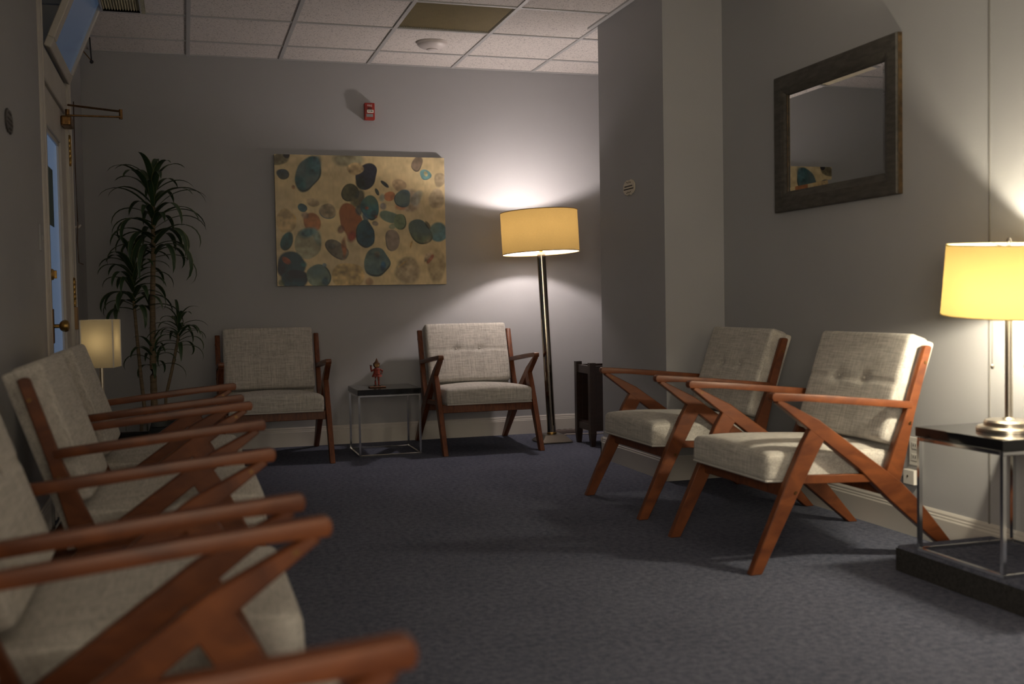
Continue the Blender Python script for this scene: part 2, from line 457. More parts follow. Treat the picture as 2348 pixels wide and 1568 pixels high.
for x in xe[1:-1]: gridbar(x - bw, x + bw, YF, YB)
for y in ye[1:-1]:
    x0 = RX1 if RY0 < y < RY1 - .01 else XL
    gridbar(x0, XA, y - bw, y + bw, H + .0015)
# wall angle along the pier and walls
gridbar(XC - .028, XC, YF, YC1 + .10, H - .004)
gridbar(XL, XL + .02, RY1, YB, H - .003); gridbar(XL, XA, YB - .018, YB, H + .0005)
FX = 0
for i in range(len(xe) - 1):
    for j in range(len(ye) - 1):
        x0, x1, y0, y1 = xe[i] + bw, xe[i+1] - bw, ye[j] + bw, ye[j+1] - bw
        if x1 - x0 < .02 or y1 - y0 < .02: continue
        cxm, cym = (x0 + x1) / 2, (y0 + y1) / 2
        if abs(cxm - 1.592) < .1 and abs(cym - 6.254) < .1: continue          # light fixture
        if cxm < GX and RY0 - .1 < cym < RY1:
            if RY0 - .25 < cym:
                if i == 0 and x1 < RX1: continue
                x0 = max(x0, RX1 + .022)
                if x1 - x0 < .03: continue
        o = MB().box(x0, x1, y0, y1, H + .007, H + .022).build('ceiling_tile', M['tile'], ceil)
# recessed troffer, unlit
t = thing('ceiling_light', 'unlit ceiling light panel with yellowed ribbed diffuser', 'ceiling light', (1.592, 6.2545, H))
hx = GA / 2
mb = MB().box(-hx + .012, hx - .012, -hx + .012, hx - .012, .018, .028)
nr = 40
for k in range(nr):
    x0 = -hx + .014 + k * (2 * hx - .028) / nr; wv = (2 * hx - .028) / nr
    mb.prism([(x0, .018), (x0 + wv * .5, .008), (x0 + wv, .018)], -hx + .014, hx - .014, 'y')
mb.build('diffuser', M['diffuser'], t)
mb = MB()
for a in (-1, 1):
    mb.box(a * (hx - .006) - .006, a * (hx - .006) + .006, -hx, hx, .002, .03)
    mb.box(-hx, hx, a * (hx - .006) - .006, a * (hx - .006) + .006, .002, .03)
mb.build('frame', M['grid'], t)
t = thing('ceiling_light', 'narrow unlit ceiling panel with yellowed diffuser above the tilted transom', 'ceiling light', (-.297, (RY0 + RY1) / 2, H))
hy_ = (RY1 - RY0) / 2 - .012
mb = MB().box(-.104, .104, -hy_, hy_, .018, .028)
for k in range(14):
    x0 = -.104 + k * .208 / 14; mb.prism([(x0, .018), (x0 + .0074, .008), (x0 + .0148, .018)], -hy_, hy_, 'y')
mb.build('diffuser', M['diffuser'], t)
MB().box(-.110, -.102, -hy_, hy_, .001, .03).box(-.110, .106, hy_ - .002, hy_ + .010, .001, .03).box(-.110, .106, -hy_ - .010, -hy_ + .002, .001, .03).box(.100, .107, -hy_, hy_, .001, .03).build('frame', M['grid'], t)
# smoke detector
t = thing('smoke_detector', 'round white smoke detector on a ceiling tile in front of the light panel', 'smoke detector', (1.594, 6.868, H + .007))
MB().lathe([(.100, 0), (.101, -.012), (.094, -.022), (.075, -.036), (.040, -.046), (.036, -.047)], 48).build('body', M['detector'], t, smooth=True)
MB().lathe([(.036, -.047), (.036, -.051), (.030, -.054), (.004, -.055)], 32).build('centre_cap', M['detector'], t, smooth=True)
MB().lathe([(.103, 0), (.103, -.004), (.099, -.006)], 48).build('base_ring', M['detector'], t, smooth=True)

# ------------------------------------------------------------------ door, transom, casing on the left wall
XD = XL - .012                 # door face
d = thing('door_1', 'x', 'door', (XD, 0, 0)); del d['label']; del d['category']; struct(d)
gy0, gy1, gz0, gz1 = 5.72, 6.35, .30, 1.90
dy0, dy1, dz1 = 5.50, 6.60, 2.09
th = .045
def dpart(name, y0, y1, z0, z1, x0=-th, x1=0, m='door', bev=.004):
    return MB().box(x0, x1, y0, y1, z0, z1).bevel(bev, 1).build(name, M[m], d)
dpart('stile', dy0, gy0, .01, dz1); dpart('stile', gy1, dy1, .01, dz1)
dpart('rail', gy0, gy1, gz1, dz1); dpart('rail', gy0, gy1, .01, gz0)
# stepped glazing bead round the glass
mb = MB()
for a, b_, c, e in ((gy0, gy0 + .02, gz0, gz1), (gy1 - .02, gy1, gz0, gz1), (gy0, gy1, gz0, gz0 + .02), (gy0, gy1, gz1 - .02, gz1)):
    mb.box(-.03, -.012, a, b_, c, e)
mb.build('glazing_bead', M['door'], d)
gl = lab(MB().box(-.028, -.022, gy0 + .002, gy1 - .002, gz0 + .002, gz1 - .002).build('pane', M['pane'], d), 'frosted glass pane glowing dusk blue')
lab(MB().box(-.0219, -.0205, 5.83, 6.10, 1.42, 1.72).bevel(.0005, 1).build('sticker', M['teal'], gl), 'dark teal notice stuck on the glass')
kn = MB().lathe([(.010, 0), (.010, .03), (.020, .034), (.029, .046), (.031, .058), (.026, .070), (.012, .076)], 24)
kn.xf(Matrix.Translation((0, 5.70, .905)) @ Matrix.Rotation(PI/2, 4, 'Y')).build('door_knob', M['brass'], d, smooth=True)
MB().box(0, .005, 5.672, 5.728, .82, .99).bevel(.003, 2).build('knob_plate', M['bronze'], d)
db = MB().lathe([(.028, 0), (.028, .008), (.020, .014), (.008, .016)], 24)
db.xf(Matrix.Translation((0, 5.70, 1.16)) @ Matrix.Rotation(PI/2, 4, 'Y')).build('deadbolt', M['brass'], d, smooth=True)
MB().box(.012, .026, 5.694, 5.706, 1.14, 1.18).bevel(.003, 2).build('thumb_turn', M['brass'], d)
for zc, l in ((1.895, .15), (1.085, .14), (.32, .14)):
    pr_ = [(.004, -l/2 - .014), (.009, -l/2 - .008), (.006, -l/2)]
    for k in range(5): pr_ += [(.0095, -l/2 + k*l/5 + .002), (.0095, -l/2 + (k+1)*l/5 - .002), (.0078, -l/2 + (k+1)*l/5)]
    pr_ += [(.006, l/2 + .001), (.009, l/2 + .008), (.004, l/2 + .014)]
    hg = MB().lathe(pr_, 12); hg.xf(Matrix.Translation((.02, 6.612, zc))); hg.build('hinge', M['brass'], d, smooth=True)
lab(MB().box(.012, .03, 6.62, 6.70, .87, 1.00).bevel(.002, 1).build('jamb_block', M['tanwood'], d), 'tan wooden block screwed below the hinge')
# door closer, arms folded out into the room
cl = MB().box(.0, .055, 6.36, 6.52, 2.0, 2.055).bevel(.012, 3).build('door_closer', M['bronze'], d)
MB().tube([(.03, 6.44, 2.055), (.03, 6.44, 2.10)], .012, 12).build('spindle', M['bronze'], cl, smooth=True)
MB().box(.03, .315, 6.424, 6.438, 2.060, 2.070).bevel(.003, 1).build('closer_arm', M['bronze'], cl)
MB().tube([(.020, 6.585, 2.150), (.315, 6.445, 2.098)], .006, 8).build('closer_rod', M['bronze'], cl, smooth=True)
MB().tube([(.31, 6.435, 2.054), (.31, 6.435, 2.108)], .010, 10).build('closer_joint', M['bronze'], cl, smooth=True)
# header between door and transom, jambs, casing, mullion
struct(MB().box(XL - T, XL, DY0 + .02, DY1 - .02, 2.10, 2.255).bevel(.005, 1).build('trim_2', M['door']))
mb = MB().box(XL - T, XL + .004, DY0, DY0 + .03, 0, 3.0).box(XL - T, XL + .004, DY1 - .03, DY1, 0, 3.0)
struct(mb.build('trim_3', M['door']))
def casing(name, y0, y1, z1):
    n = MB().prism([(XL, y0), (XL + .006, y0), (XL + .012, y0 + .03), (XL + .012, y0 + .05), (XL + .008, y0 + .055), (XL + .008, y1 - .02), (XL + .012, y1 - .015), (XL + .012, y1), (XL, y1)], 0, z1, 'z')
    return struct(n.build(name, M['door']))
casing('trim_4', 5.36, 5.475, H - .005)
casing('trim_5', 6.625, 6.74, H - .005)
struct(MB().box(XL - 1.2, XL - .9, 5.0, 7.2, 0, 3.05).box(XL - .9, XL - T, 5.0, 5.3, 0, 3.05).box(XL - .9, XL - T, 6.8, 7.1, 0, 3.05).box(XL - 1.0, XL - T, 5.0, 7.1, 3.0, 3.06).box(XL - 1.2, XL - T, 5.0, 7.1, -.06, 0).build('wall_hall', M['void']))
# transom tilted into the room, hinged at its foot
ta = math.atan2(.20, .49)
tr = thing('window_1', 'x', 'w', (XL + .022, 0, 2.262), (0, ta, 0)); del tr['label']; del tr['category']; struct(tr)
ty0, ty1, tzh = 5.66, 6.585, .520
fwid = .03
for nm, a in (('sash_rail', (ty0, ty1, 0, .05)), ('sash_rail', (ty0, ty1, tzh - fwid, tzh)), ('sash_stile', (ty0, ty0 + .10, .05, tzh - fwid)), ('sash_stile', (ty1 - .035, ty1, .05, tzh - fwid))):
    MB().box(-.035, 0, *a).bevel(.004, 1).build(nm, M['door'], tr)
lab(MB().box(-.022, -.016, ty0 + .098, ty1 - .033, .048, tzh - fwid + .002).build('pane', M['pane_grey'], tr), 'frosted transom pane')
MB().tube([(.0, ty1 + .004, .30), (.055, ty1 + .01, .18)], .004, 8).build('stay_rod', M['black'], tr, smooth=True)
MB().tube([(-.01, ty1 + .004, .215), (.055, ty1 + .01, .18)], .003, 8).build('stay_rod', M['bronze'], tr, smooth=True)
MB().ball((.058, ty1 + .01, .175), .011).build('stay_knob', M['black'], tr, smooth=True)
# cable down the far casing with a white hook
c = tag(MB().tube([(XL + .024, 6.752, 2.2), (XL + .022, 6.752, 1.8), (XL + .026, 6.754, 1.5), (XL + .02, 6.752, 1.38), (XL + .026, 6.753, 1.26), (XL + .05, 6.755, 1.25)], .0035, 6).build('cable', M['cable_b'], smooth=True),
        'thin brown cable running down the wall beside the door', 'cable')
t = thing('wall_hook', 'small white hook holding the brown cable by the door', 'hook', (XL, 6.765, 1.48))
MB().box(0, .006, -.012, .012, -.025, .025).bevel(.002, 1).build('plate', M['white'], t)
MB().tube([(.005, 0, -.01), (.03, 0, -.012), (.042, 0, .004)], .006, 8).build('hook', M['white'], t, smooth=True)
# light switch near the casing
t = thing('light_switch', 'narrow light switch plate on the left wall beside the door casing', 'light switch', (XL, 5.20, 1.31))
MB().box(0, .008, -.037, .037, -.06, .06).bevel(.003, 2).build('plate', M['wall'], t)
MB().box(.008, .016, -.006, .006, -.012, .012).bevel(.002, 1).build('toggle', M['wall'], t)

# ------------------------------------------------------------------ plaques
def plaque(name, label, loc, rot, m, pm, hw, hh):
    """scalloped oval sign facing local +Z... built in local YZ, facing +X"""
    t = thing(name, label, 'sign', loc, rot)
    pts = []
    for k in range(48):
        a = 2 * PI * k / 48
        ca, sa = math.cos(a), math.sin(a)
        y = hw * (abs(ca) ** .75) * (1 if ca > 0 else -1); z = hh * (abs(sa) ** .65) * (1 if sa > 0 else -1)
        if abs(sa) > .72: z += (.006 if sa > 0 else -.006) * abs(math.sin(a * 6))
        pts.append((y, z))
    MB().prism(pts, 0, .007, 'x').bevel(.002, 1).build('board', m, t)
    for zz, ext in ((hh * .18, .72), (-hh * .22, .86)):
        n = MB(); y = -hw * ext
        while y < hw * ext - .008:
            l = random.choice((.006, .008, .011))
            n.box(.007, .0078, y, min(y + l, hw * ext), zz - hh * .085, zz + hh * .085); y += l + .0025
        stuff(n.build('lettering', pm, t))
    n = MB()
    for sgn in (1, -1):
        pp = [(.0076, hw * .5 * (q / 8 - .5) * 1.6, sgn * (hh * .72 + .004 * math.sin(q * 1.6))) for q in range(9)]
        n.tube(pp, .0012, 5)
    stuff(n.build('scrollwork', pm, t))
    return t
plaque('wall_sign', 'small cream scalloped sign with two dark lines on the grey pier', (XC, 5.722, 1.635), (0, 0, PI), M['plaque'], M['print'], .082, .040)
plaque('wall_sign', 'dark oval sign high on the left wall, cut near the frame edge', (XL, 4.386, 1.692), (0, 0, 0), M['plaqued'], M['print'], .082, .040)

# ------------------------------------------------------------------ fire alarm
t = thing('fire_alarm', 'small red fire alarm pull station high on the back wall', 'fire alarm', (1.285, YB, 2.345))
MB().box(-.036, .036, -.048, 0, -.059, .059).bevel(.006, 3).build('housing', M['alarm'], t, smooth=True)
MB().box(-.014, .014, -.055, -.048, .006, .026).bevel(.003, 1).build('handle_slot', M['alarmdark'], t)
hb = lab(MB().box(-.021, .026, -.058, -.048, -.012, .009).bevel(.002, 1).build('pull_handle', M['labelw'], t), 'white pull handle')
n = MB()
for a in (-.012, -.007, .004, .009, .014): n.box(a, a + .0035, -.0588, -.058, -.005, .002)
stuff(n.build('handle_print', M['print'], t))
n = MB().box(-.024, .022, -.0495, -.048, -.040, -.020)
lab(n.build('instruction_label', M['labelg'], t), 'grey instruction label')
text_obj('fire_lettering', 'FIRE', .020, M['labelw'], t, Matrix.Translation((0, -.0484, .038)) @ Matrix.Rotation(PI/2, 4, 'X'))

# ------------------------------------------------------------------ painting
def vnoise(u, v, scale, seed):
    rs = np.random.RandomState(seed); n = 64
    g = rs.rand(n, n)
    x = u * scale; y = v * scale
    xi = np.floor(x).astype(int); yi = np.floor(y).astype(int); fx = x - xi; fy = y - yi
    fx = fx * fx * (3 - 2 * fx); fy = fy * fy * (3 - 2 * fy)
    a = g[xi % n, yi % n]; b = g[(xi+1) % n, yi % n]; c = g[xi % n, (yi+1) % n]; e = g[(xi+1) % n, (yi+1) % n]
    return (a * (1-fx) + b * fx) * (1-fy) + (c * (1-fx) + e * fx) * fy

PX0, PX1, PZ0, PZ1 = 0.6173, 1.8176, 0.9852 + .1375, 0.9852 + 1.0452
NU, NV = 420, 320
def painting_colors():
    u, v = np.meshgrid(np.linspace(0, 1, NU + 1), np.linspace(0, 1, NV + 1), indexing='ij')
    asp = 1750.0
    X = 140 + u * 1750; Yt = 103 + 47 * u; Y = Yt + v * (1450 - Yt)
    n1 = vnoise(u, v, 6, 1); n2 = vnoise(u, v, 18, 2); n3 = vnoise(u * 1.3, v, 50, 3)
    n6 = vnoise(u, v, 32, 21)
    wx = X + (vnoise(u, v, 12, 5) - .5) * 34; wy = Y + (vnoise(u, v, 12, 6) - .5) * 34
    L = lambda c: np.array(lin(c))
    C = L((200, 180, 134))[None, None, :] * (0.86 + .22 * n1 + .12 * n2)[..., None]
    C = C * (1 + (n1[..., None] - .5) * np.array([.02, 0, -.12]))
    def blob(cx, cy, rx, ry, rot, col, soft=.14, a=1.0, var=.8, rim=None, grad=None, shade2=None):
        nonlocal C
        t = math.radians(rot); dx = wx - cx; dy = wy - cy
        p = (dx * math.cos(t) + dy * math.sin(t)) / rx; q = (-dx * math.sin(t) + dy * math.cos(t)) / ry
        rr = np.sqrt(p * p + q * q)
        m = np.clip((1 - rr) / soft, 0, 1) * a
        if grad is not None:     # fades along a direction
            m = m * np.clip(.5 + grad[0] * p + grad[1] * q, .12, 1)
        base = L(col)[None, None, :] * np.clip((1 - var * .62) + var * 1.15 * n2 + var * 1.0 * (n3 - .5) + .5 * (n6 - .5), .2, 2)[..., None]
        if shade2 is not None:
            k = np.clip((vnoise(u, v, 9, int(cx) % 97) - .35) * 3, 0, 1)[..., None]
            base = base * (1 - k) + L(shade2)[None, None, :] * k
        C = C * (1 - m[..., None]) + base * m[..., None]
        if rim is not None:      # painted dark crescent on one side
            side = np.clip((p * rim[0] + q * rim[1]), 0, 1)
            k = np.exp(-((rr - .90) / .055) ** 2) * np.clip(side * 1.6, 0, 1) * .95
            C = C * (1 - k[..., None]) + L(rim[2])[None, None, :] * k[..., None]
    B = blob
    wash = (np.clip((vnoise(u, v, 7, 12) - .62) * 4, 0, 1) * .35)[..., None]
    C = C * (1 - wash) + L((176, 160, 126))[None, None, :] * wash
    # pale underlayer shapes
    B(240, 790, 95, 135, 0, (176, 148, 100), .12, .7); B(860, 1340, 185, 135, 0, (182, 155, 98), .08, .8)
    B(890, 170, 180, 85, 0, (128, 128, 104), .25, .8); B(1480, 1310, 150, 165, 10, (142, 128, 104), .2, .75)
    B(1790, 1260, 110, 200, 0, (150, 136, 106), .2, .6)
    B(1830, 380, 70, 85, 0, (150, 135, 112), .2, .7); B(1800, 560, 95, 110, 0, (140, 126, 106), .2, .7)
    B(1400, 425, 78, 75, 0, (158, 132, 102), .15, .8); B(1505, 590, 140, 130, 0, (146, 128, 112), .25, .75)
    B(1590, 560, 60, 95, 25, (110, 120, 115), .3, .6)
    B(520, 590, 68, 52, 20, (160, 140, 108), .15, .8); B(660, 690, 98, 85, 0, (146, 130, 106), .15, .85, rim=(-.3, .95, (70, 90, 98)))
    # main stones
    B(205, 150, 105, 60, -20, (96, 90, 66), .2, .9); B(268, 112, 42, 42, 0, (26, 20, 30), .2)
    B(215, 308, 68, 58, 0, (52, 66, 76), .15, 1, shade2=(72, 78, 70), rim=(.5, .8, (18, 20, 22)))
    B(468, 300, 128, 205, 26, (40, 88, 92), .10, 1, .8, shade2=(78, 98, 100), rim=(.9, .5, (14, 26, 26)))
    B(560, 190, 60, 90, 20, (62, 98, 108), .4, .8)
    B(310, 445, 25, 30, 0, (150, 92, 52), .5, .8)
    B(1065, 335, 105, 142, 18, (30, 34, 50), .06, 1, .5, shade2=(48, 58, 58))
    B(965, 262, 92, 70, -20, (176, 152, 108), .15, 1); B(1005, 410, 60, 60, 0, (26, 42, 40), .3)
    B(895, 500, 92, 92, 0, (70, 70, 44), .08, 1, .7, rim=(-.7, .2, (24, 24, 16)))
    B(985, 560, 60, 120, 10, (44, 52, 46), .3, .9); B(950, 600, 55, 70, 0, (80, 76, 46), .4, .8)
    B(890, 790, 112, 195, -8, (172, 104, 40), .09, 1, .6, shade2=(142, 82, 38)); B(905, 950, 60, 60, 0, (120, 40, 26), .5, .9)
    B(790, 880, 40, 50, 0, (96, 50, 40), .4, .8); B(985, 690, 40, 70, 0, (36, 52, 56), .4, .9)
    B(1095, 655, 100, 135, -12, (44, 92, 98), .07, 1, .6, shade2=(70, 100, 86), rim=(-.3, .9, (16, 26, 30)))
    B(1065, 665, 24, 22, 0, (150, 76, 44), .5, .9); B(1140, 720, 45, 45, 0, (34, 50, 60), .5, .8); B(1165, 745, 18, 18, 0, (120, 56, 34), .5, .8)
    B(1040, 760, 45, 60, 0, (36, 78, 98), .4, .9)
    B(1037, 930, 93, 150, -4, (22, 62, 76), .06, 1, .6, shade2=(40, 78, 84), rim=(-.8, .5, (12, 20, 24)))
    B(1252, 415, 24, 58, -38, (40, 50, 54), .2); B(1167, 500, 19, 46, -28, (46, 56, 52), .2)
    B(1305, 545, 66, 52, 0, (156, 98, 62), .15, .95); B(1225, 560, 40, 50, 0, (110, 130, 128), .5, .7)
    B(1415, 640, 60, 50, 0, (172, 106, 66), .4, .7)
    B(1445, 565, 90, 92, 20, (66, 92, 106), .1, 1, .5, shade2=(92, 108, 102), rim=(-.5, .75, (34, 46, 52)))
    B(1240, 640, 45, 40, 0, (104, 104, 112), .4, .8)
    B(1300, 745, 112, 66, 20, (112, 130, 102), .15, .95, .5, shade2=(92, 118, 106)); B(1330, 850, 45, 40, 0, (104, 118, 96), .3, .8)
    B(1412, 808, 74, 92, -25, (102, 118, 88), .08, 1, .4, rim=(.7, .6, (20, 26, 22)))
    B(1150, 815, 40, 32, 0, (110, 100, 96), .3, .8)
    B(1805, 920, 120, 112, 0, (66, 110, 122), .15, .95, .5, shade2=(92, 120, 116))
    B(1620, 915, 100, 145, -42, (84, 96, 74), .06, 1, .4, shade2=(74, 92, 90), rim=(-.6, .75, (22, 26, 22))); B(1690, 840, 26, 50, -40, (34, 38, 36), .4, .8)
    B(1325, 990, 86, 106, 0, (130, 116, 104), .08, .95, .3, rim=(-.9, .2, (84, 74, 68)))
    B(1155, 1215, 132, 156, 10, (88, 108, 100), .06, 1, .5, shade2=(70, 98, 106), rim=(.5, .8, (18, 28, 30)))
    B(1208, 1255, 36, 66, 0, (32, 74, 100), .4, .9); B(1165, 1140, 40, 40, 0, (130, 112, 84), .5, .6)
    B(745, 1085, 140, 92, 35, (108, 100, 84), .08, 1, .5, shade2=(92, 92, 88), rim=(-.4, .9, (50, 46, 40))); B(690, 1050, 60, 50, 0, (72, 74, 70), .5, .8)
    B(825, 1060, 32, 130, 4, (140, 80, 40), .4, .85)
    B(490, 800, 92, 110, -25, (164, 100, 54), .12, .95, .4); B(420, 725, 45, 55, 0, (140, 116, 98), .4, .8)
    B(405, 640, 46, 46, 0, (58, 88, 96), .15, 1, .5, rim=(.7, .5, (24, 40, 46)))
    B(448, 1015, 140, 165, 0, (142, 142, 116), .08, .9, .4, grad=None); B(440, 905, 110, 60, -10, (60, 100, 106), .5, .95); B(540, 950, 50, 120, -20, (90, 120, 116), .5, .6)
    B(235, 990, 62, 100, 25, (42, 88, 92), .15, 1, .6, rim=(.7, .5, (18, 36, 38)))
    B(275, 1240, 150, 165, 0, (24, 30, 48), .12, 1, .5, shade2=(34, 66, 76)); B(315, 1390, 145, 110, 0, (26, 66, 80), .15, 1, .6, shade2=(24, 34, 52))
    B(235, 1195, 72, 36, 40, (146, 70, 40), .3, .95); B(180, 1420, 40, 40, 0, (66, 84, 56), .5, .8); B(400, 1225, 36, 40, 0, (40, 100, 104), .5, .8)
    B(550, 1350, 135, 112, 20, (112, 128, 110), .08, 1, .4, shade2=(86, 112, 112), rim=(.7, -.4, (40, 56, 48))); B(610, 1400, 50, 50, 0, (40, 80, 96), .5, .85)
    B(605, 1250, 26, 24, 0, (92, 114, 122), .3, .9)
    B(1420, 1245, 74, 9, -30, (196, 158, 84), .5, .9); B(1530, 1040, 12, 50, 20, (176, 140, 80), .5, .9); B(320, 740, 8, 40, -15, (190, 154, 84), .5, .9)
    B(1715, 1190, 30, 66, 22, (152, 66, 42), .25, .95); B(1688, 1165, 28, 62, 22, (168, 148, 120), .3, .95)
    B(1700, 1120, 60, 190, 0, (168, 150, 122), .4, .25)
    B(1602, 205, 62, 78, 0, (122, 106, 90), .12, .95, .4, rim=(.2, .95, (28, 26, 30)))
    B(1686, 318, 64, 62, 0, (92, 142, 144), .12, .95, .4, rim=(.2, .95, (54, 108, 116))); B(1690, 310, 24, 36, 10, (176, 164, 116), .3, .9)
    B(1075, 1410, 40, 50, 0, (140, 100, 74), .4, .7)
    n4 = vnoise(u, v, 28, 8); n5 = vnoise(u * 1.2, v * .5, 70, 9)
    C = C * (0.80 + .28 * n4 + .16 * n5)[..., None]
    g_ = C.mean(-1, keepdims=True); C = g_ + (C - g_) * .95
    return np.clip(C, 0, 1)

def make_painting():
    t = thing('painting', 'large abstract canvas of teal, black and rust pebble shapes on cream', 'painting', ((PX0 + PX1) / 2, YB, (PZ0 + PZ1) / 2))
    hw, hh = (PX1 - PX0) / 2, (PZ1 - PZ0) / 2
    C = painting_colors()
    us = np.linspace(-hw, hw, NU + 1); vs = np.linspace(hh, -hh, NV + 1)
    gu, gv = np.meshgrid(us, vs, indexing='ij')
    co = np.stack([gu, np.full_like(gu, -.038), gv], -1).reshape(-1, 3)
    idx = np.arange((NU + 1) * (NV + 1)).reshape(NU + 1, NV + 1)
    q = np.stack([idx[:-1, :-1], idx[:-1, 1:], idx[1:, 1:], idx[1:, :-1]], -1).reshape(-1, 4)
    me = bpy.data.meshes.new('canvas_face')
    me.from_pydata(co.tolist(), [], q.tolist()); me.materials.append(M['paint'])
    ca = me.color_attributes.new('paint', 'FLOAT_COLOR', 'POINT')
    ca.data.foreach_set('color', np.concatenate([C.reshape(-1, 3), np.ones((len(co), 1))], 1).astype(np.float32).ravel())
    o = bpy.data.objects.new('painted_face', me); COL.objects.link(o); o.parent = t
    MB().box(-hw, hw, -.0378, -.002, -hh, hh).build('stretched_canvas', M['canvas_edge'], t)
make_painting()

# ------------------------------------------------------------------ mirror on the right wall
t = thing('mirror', 'rectangular wall mirror in a wide dark weathered wood frame', 'mirror', (XR, 4.21, .9852 + .746))
hy, hz, fwd = .474, .329, .096
def mitre(name, a):
    """a: 0 top 1 bottom 2 near 3 far ; cross-section profile swept with mitred ends"""
    prof = [(0, 0, 0), (0, -.026, 0), (.004, -.030, 1), (.060, -.030, 0), (.080, -.024, 0), (fwd, -.014, 1), (fwd, 0, 0)]   # (inset, x)
    n = MB(); A = []; B = []
    for ins, x, _ in prof:
        y, z = hy - ins, hz - ins
        c = {0: ((x, -y, z), (x, y, z)), 1: ((x, -y, -z), (x, y, -z)), 2: ((x, -y, -z), (x, -y, z)), 3: ((x, y, -z), (x, y, z))}[a]
        A.append(n.bm.verts.new(c[0])); B.append(n.bm.verts.new(c[1]))
    k = len(prof)
    for i in range(k): n.bm.faces.new((A[i], A[(i+1) % k], B[(i+1) % k], B[i]))
    n.bm.faces.new(A); n.bm.faces.new(B)
    return n.build(name, M['mframe'], t)
for a in range(4): mitre('frame_rail', a)
lab(MB().box(-.0205, -.001, -hy - .0015, -hy + .002, -hz, hz).build('gilded_edge', M['mfedge'], t), 'worn gilded outer edge')
MB().box(-.015, -.010, hy - fwd - .004, hy - fwd + .003, -hz + fwd, hz - fwd).build('inner_lip', M['mfedge'], t)
iy, iz, bv = hy - fwd + .003, hz - fwd + .003, .022
n = MB()
V = [n.bm.verts.new((-.0085, y, z)) for y, z in ((-iy + bv, -iz + bv), (iy - bv, -iz + bv), (iy - bv, iz - bv), (-iy + bv, iz - bv))]
W_ = [n.bm.verts.new((-.0068, y, z)) for y, z in ((-iy, -iz), (iy, -iz), (iy, iz), (-iy, iz))]
n.bm.faces.new(V)
for i in range(4): n.bm.faces.new((V[i], W_[i], W_[(i+1) % 4], V[(i+1) % 4]))
bk = [n.bm.verts.new((-.003, y, z)) for y, z in ((-iy, -iz), (iy, -iz), (iy, iz), (-iy, iz))]
for i in range(4): n.bm.faces.new((W_[i], bk[i], bk[(i+1) % 4], W_[(i+1) % 4]))
n.bm.faces.new(bk[::-1])
n.build('mirror_glass', M['mirror'], t)

# ------------------------------------------------------------------ chairs
def cushion(w, dp, h, r, nx=36, ny=28, nz=10, crown_top=0.0, crown_front=0.0, tufts=(), seam=False):
    """rounded box centred at origin (x:w, y:dp, z:h). crown_top raises +z face, crown_front swells the -y face."""
    bm = bmesh.new(); vid = {}
    def key(i, j, k): return (i, j, k)
    def P(i, j, k):
        if (i, j, k) in vid: return vid[(i, j, k)]
        p = Vector((w * (i / nx - .5), dp * (j / ny - .5), h * (k / nz - .5)))
        c = Vector((max(-w/2 + r, min(w/2 - r, p.x)), max(-dp/2 + r, min(dp/2 - r, p.y)), max(-h/2 + r, min(h/2 - r, p.z))))
        dd = p - c
        if dd.length > 1e-9:
            # map cube shell to a rounded shell
            m_ = max(abs(dd.x), abs(dd.y), abs(dd.z)); p = c + dd.normalized() * m_
        a, b, g = 2 * p.x / w, 2 * p.y / dp, 2 * p.z / h
        if crown_top and k > nz / 2: p.z += crown_top * max(0, 1 - a * a) ** .6 * max(0, 1 - b ** 4) ** .6 * min(1, (g + .0))
        if crown_front and j < ny / 2:
            p.y -= crown_front * max(0, 1 - a ** 4) ** .7 * max(0, 1 - g ** 4) ** .7 * min(1, -b)
        if j < ny / 2:
            for tx, tz in tufts:
                d2 = ((p.x - tx) ** 2 / .034 ** 2 + (p.z - tz) ** 2 / .022 ** 2)
                p.y += .011 * math.exp(-d2)
            if seam: p.y += .0045 * math.exp(-((p.z - seam[0]) / .007) ** 2)
        vid[(i, j, k)] = bm.verts.new(p); return vid[(i, j, k)]
    for i in range(nx):
        for j in range(ny):
            for k in (0, nz): bm.faces.new((P(i, j, k), P(i+1, j, k), P(i+1, j+1, k), P(i, j+1, k)))
    for i in range(nx):
        for k in range(nz):
            for j in (0, ny): bm.faces.new((P(i, j, k), P(i+1, j, k), P(i+1, j, k+1), P(i, j, k+1)))
    for j in range(ny):
        for k in range(nz):
            for i in (0, nx): bm.faces.new((P(i, j, k), P(i, j+1, k), P(i, j+1, k+1), P(i, j, k+1)))
    m = MB(); m.bm.free(); m.bm = bm
    return m

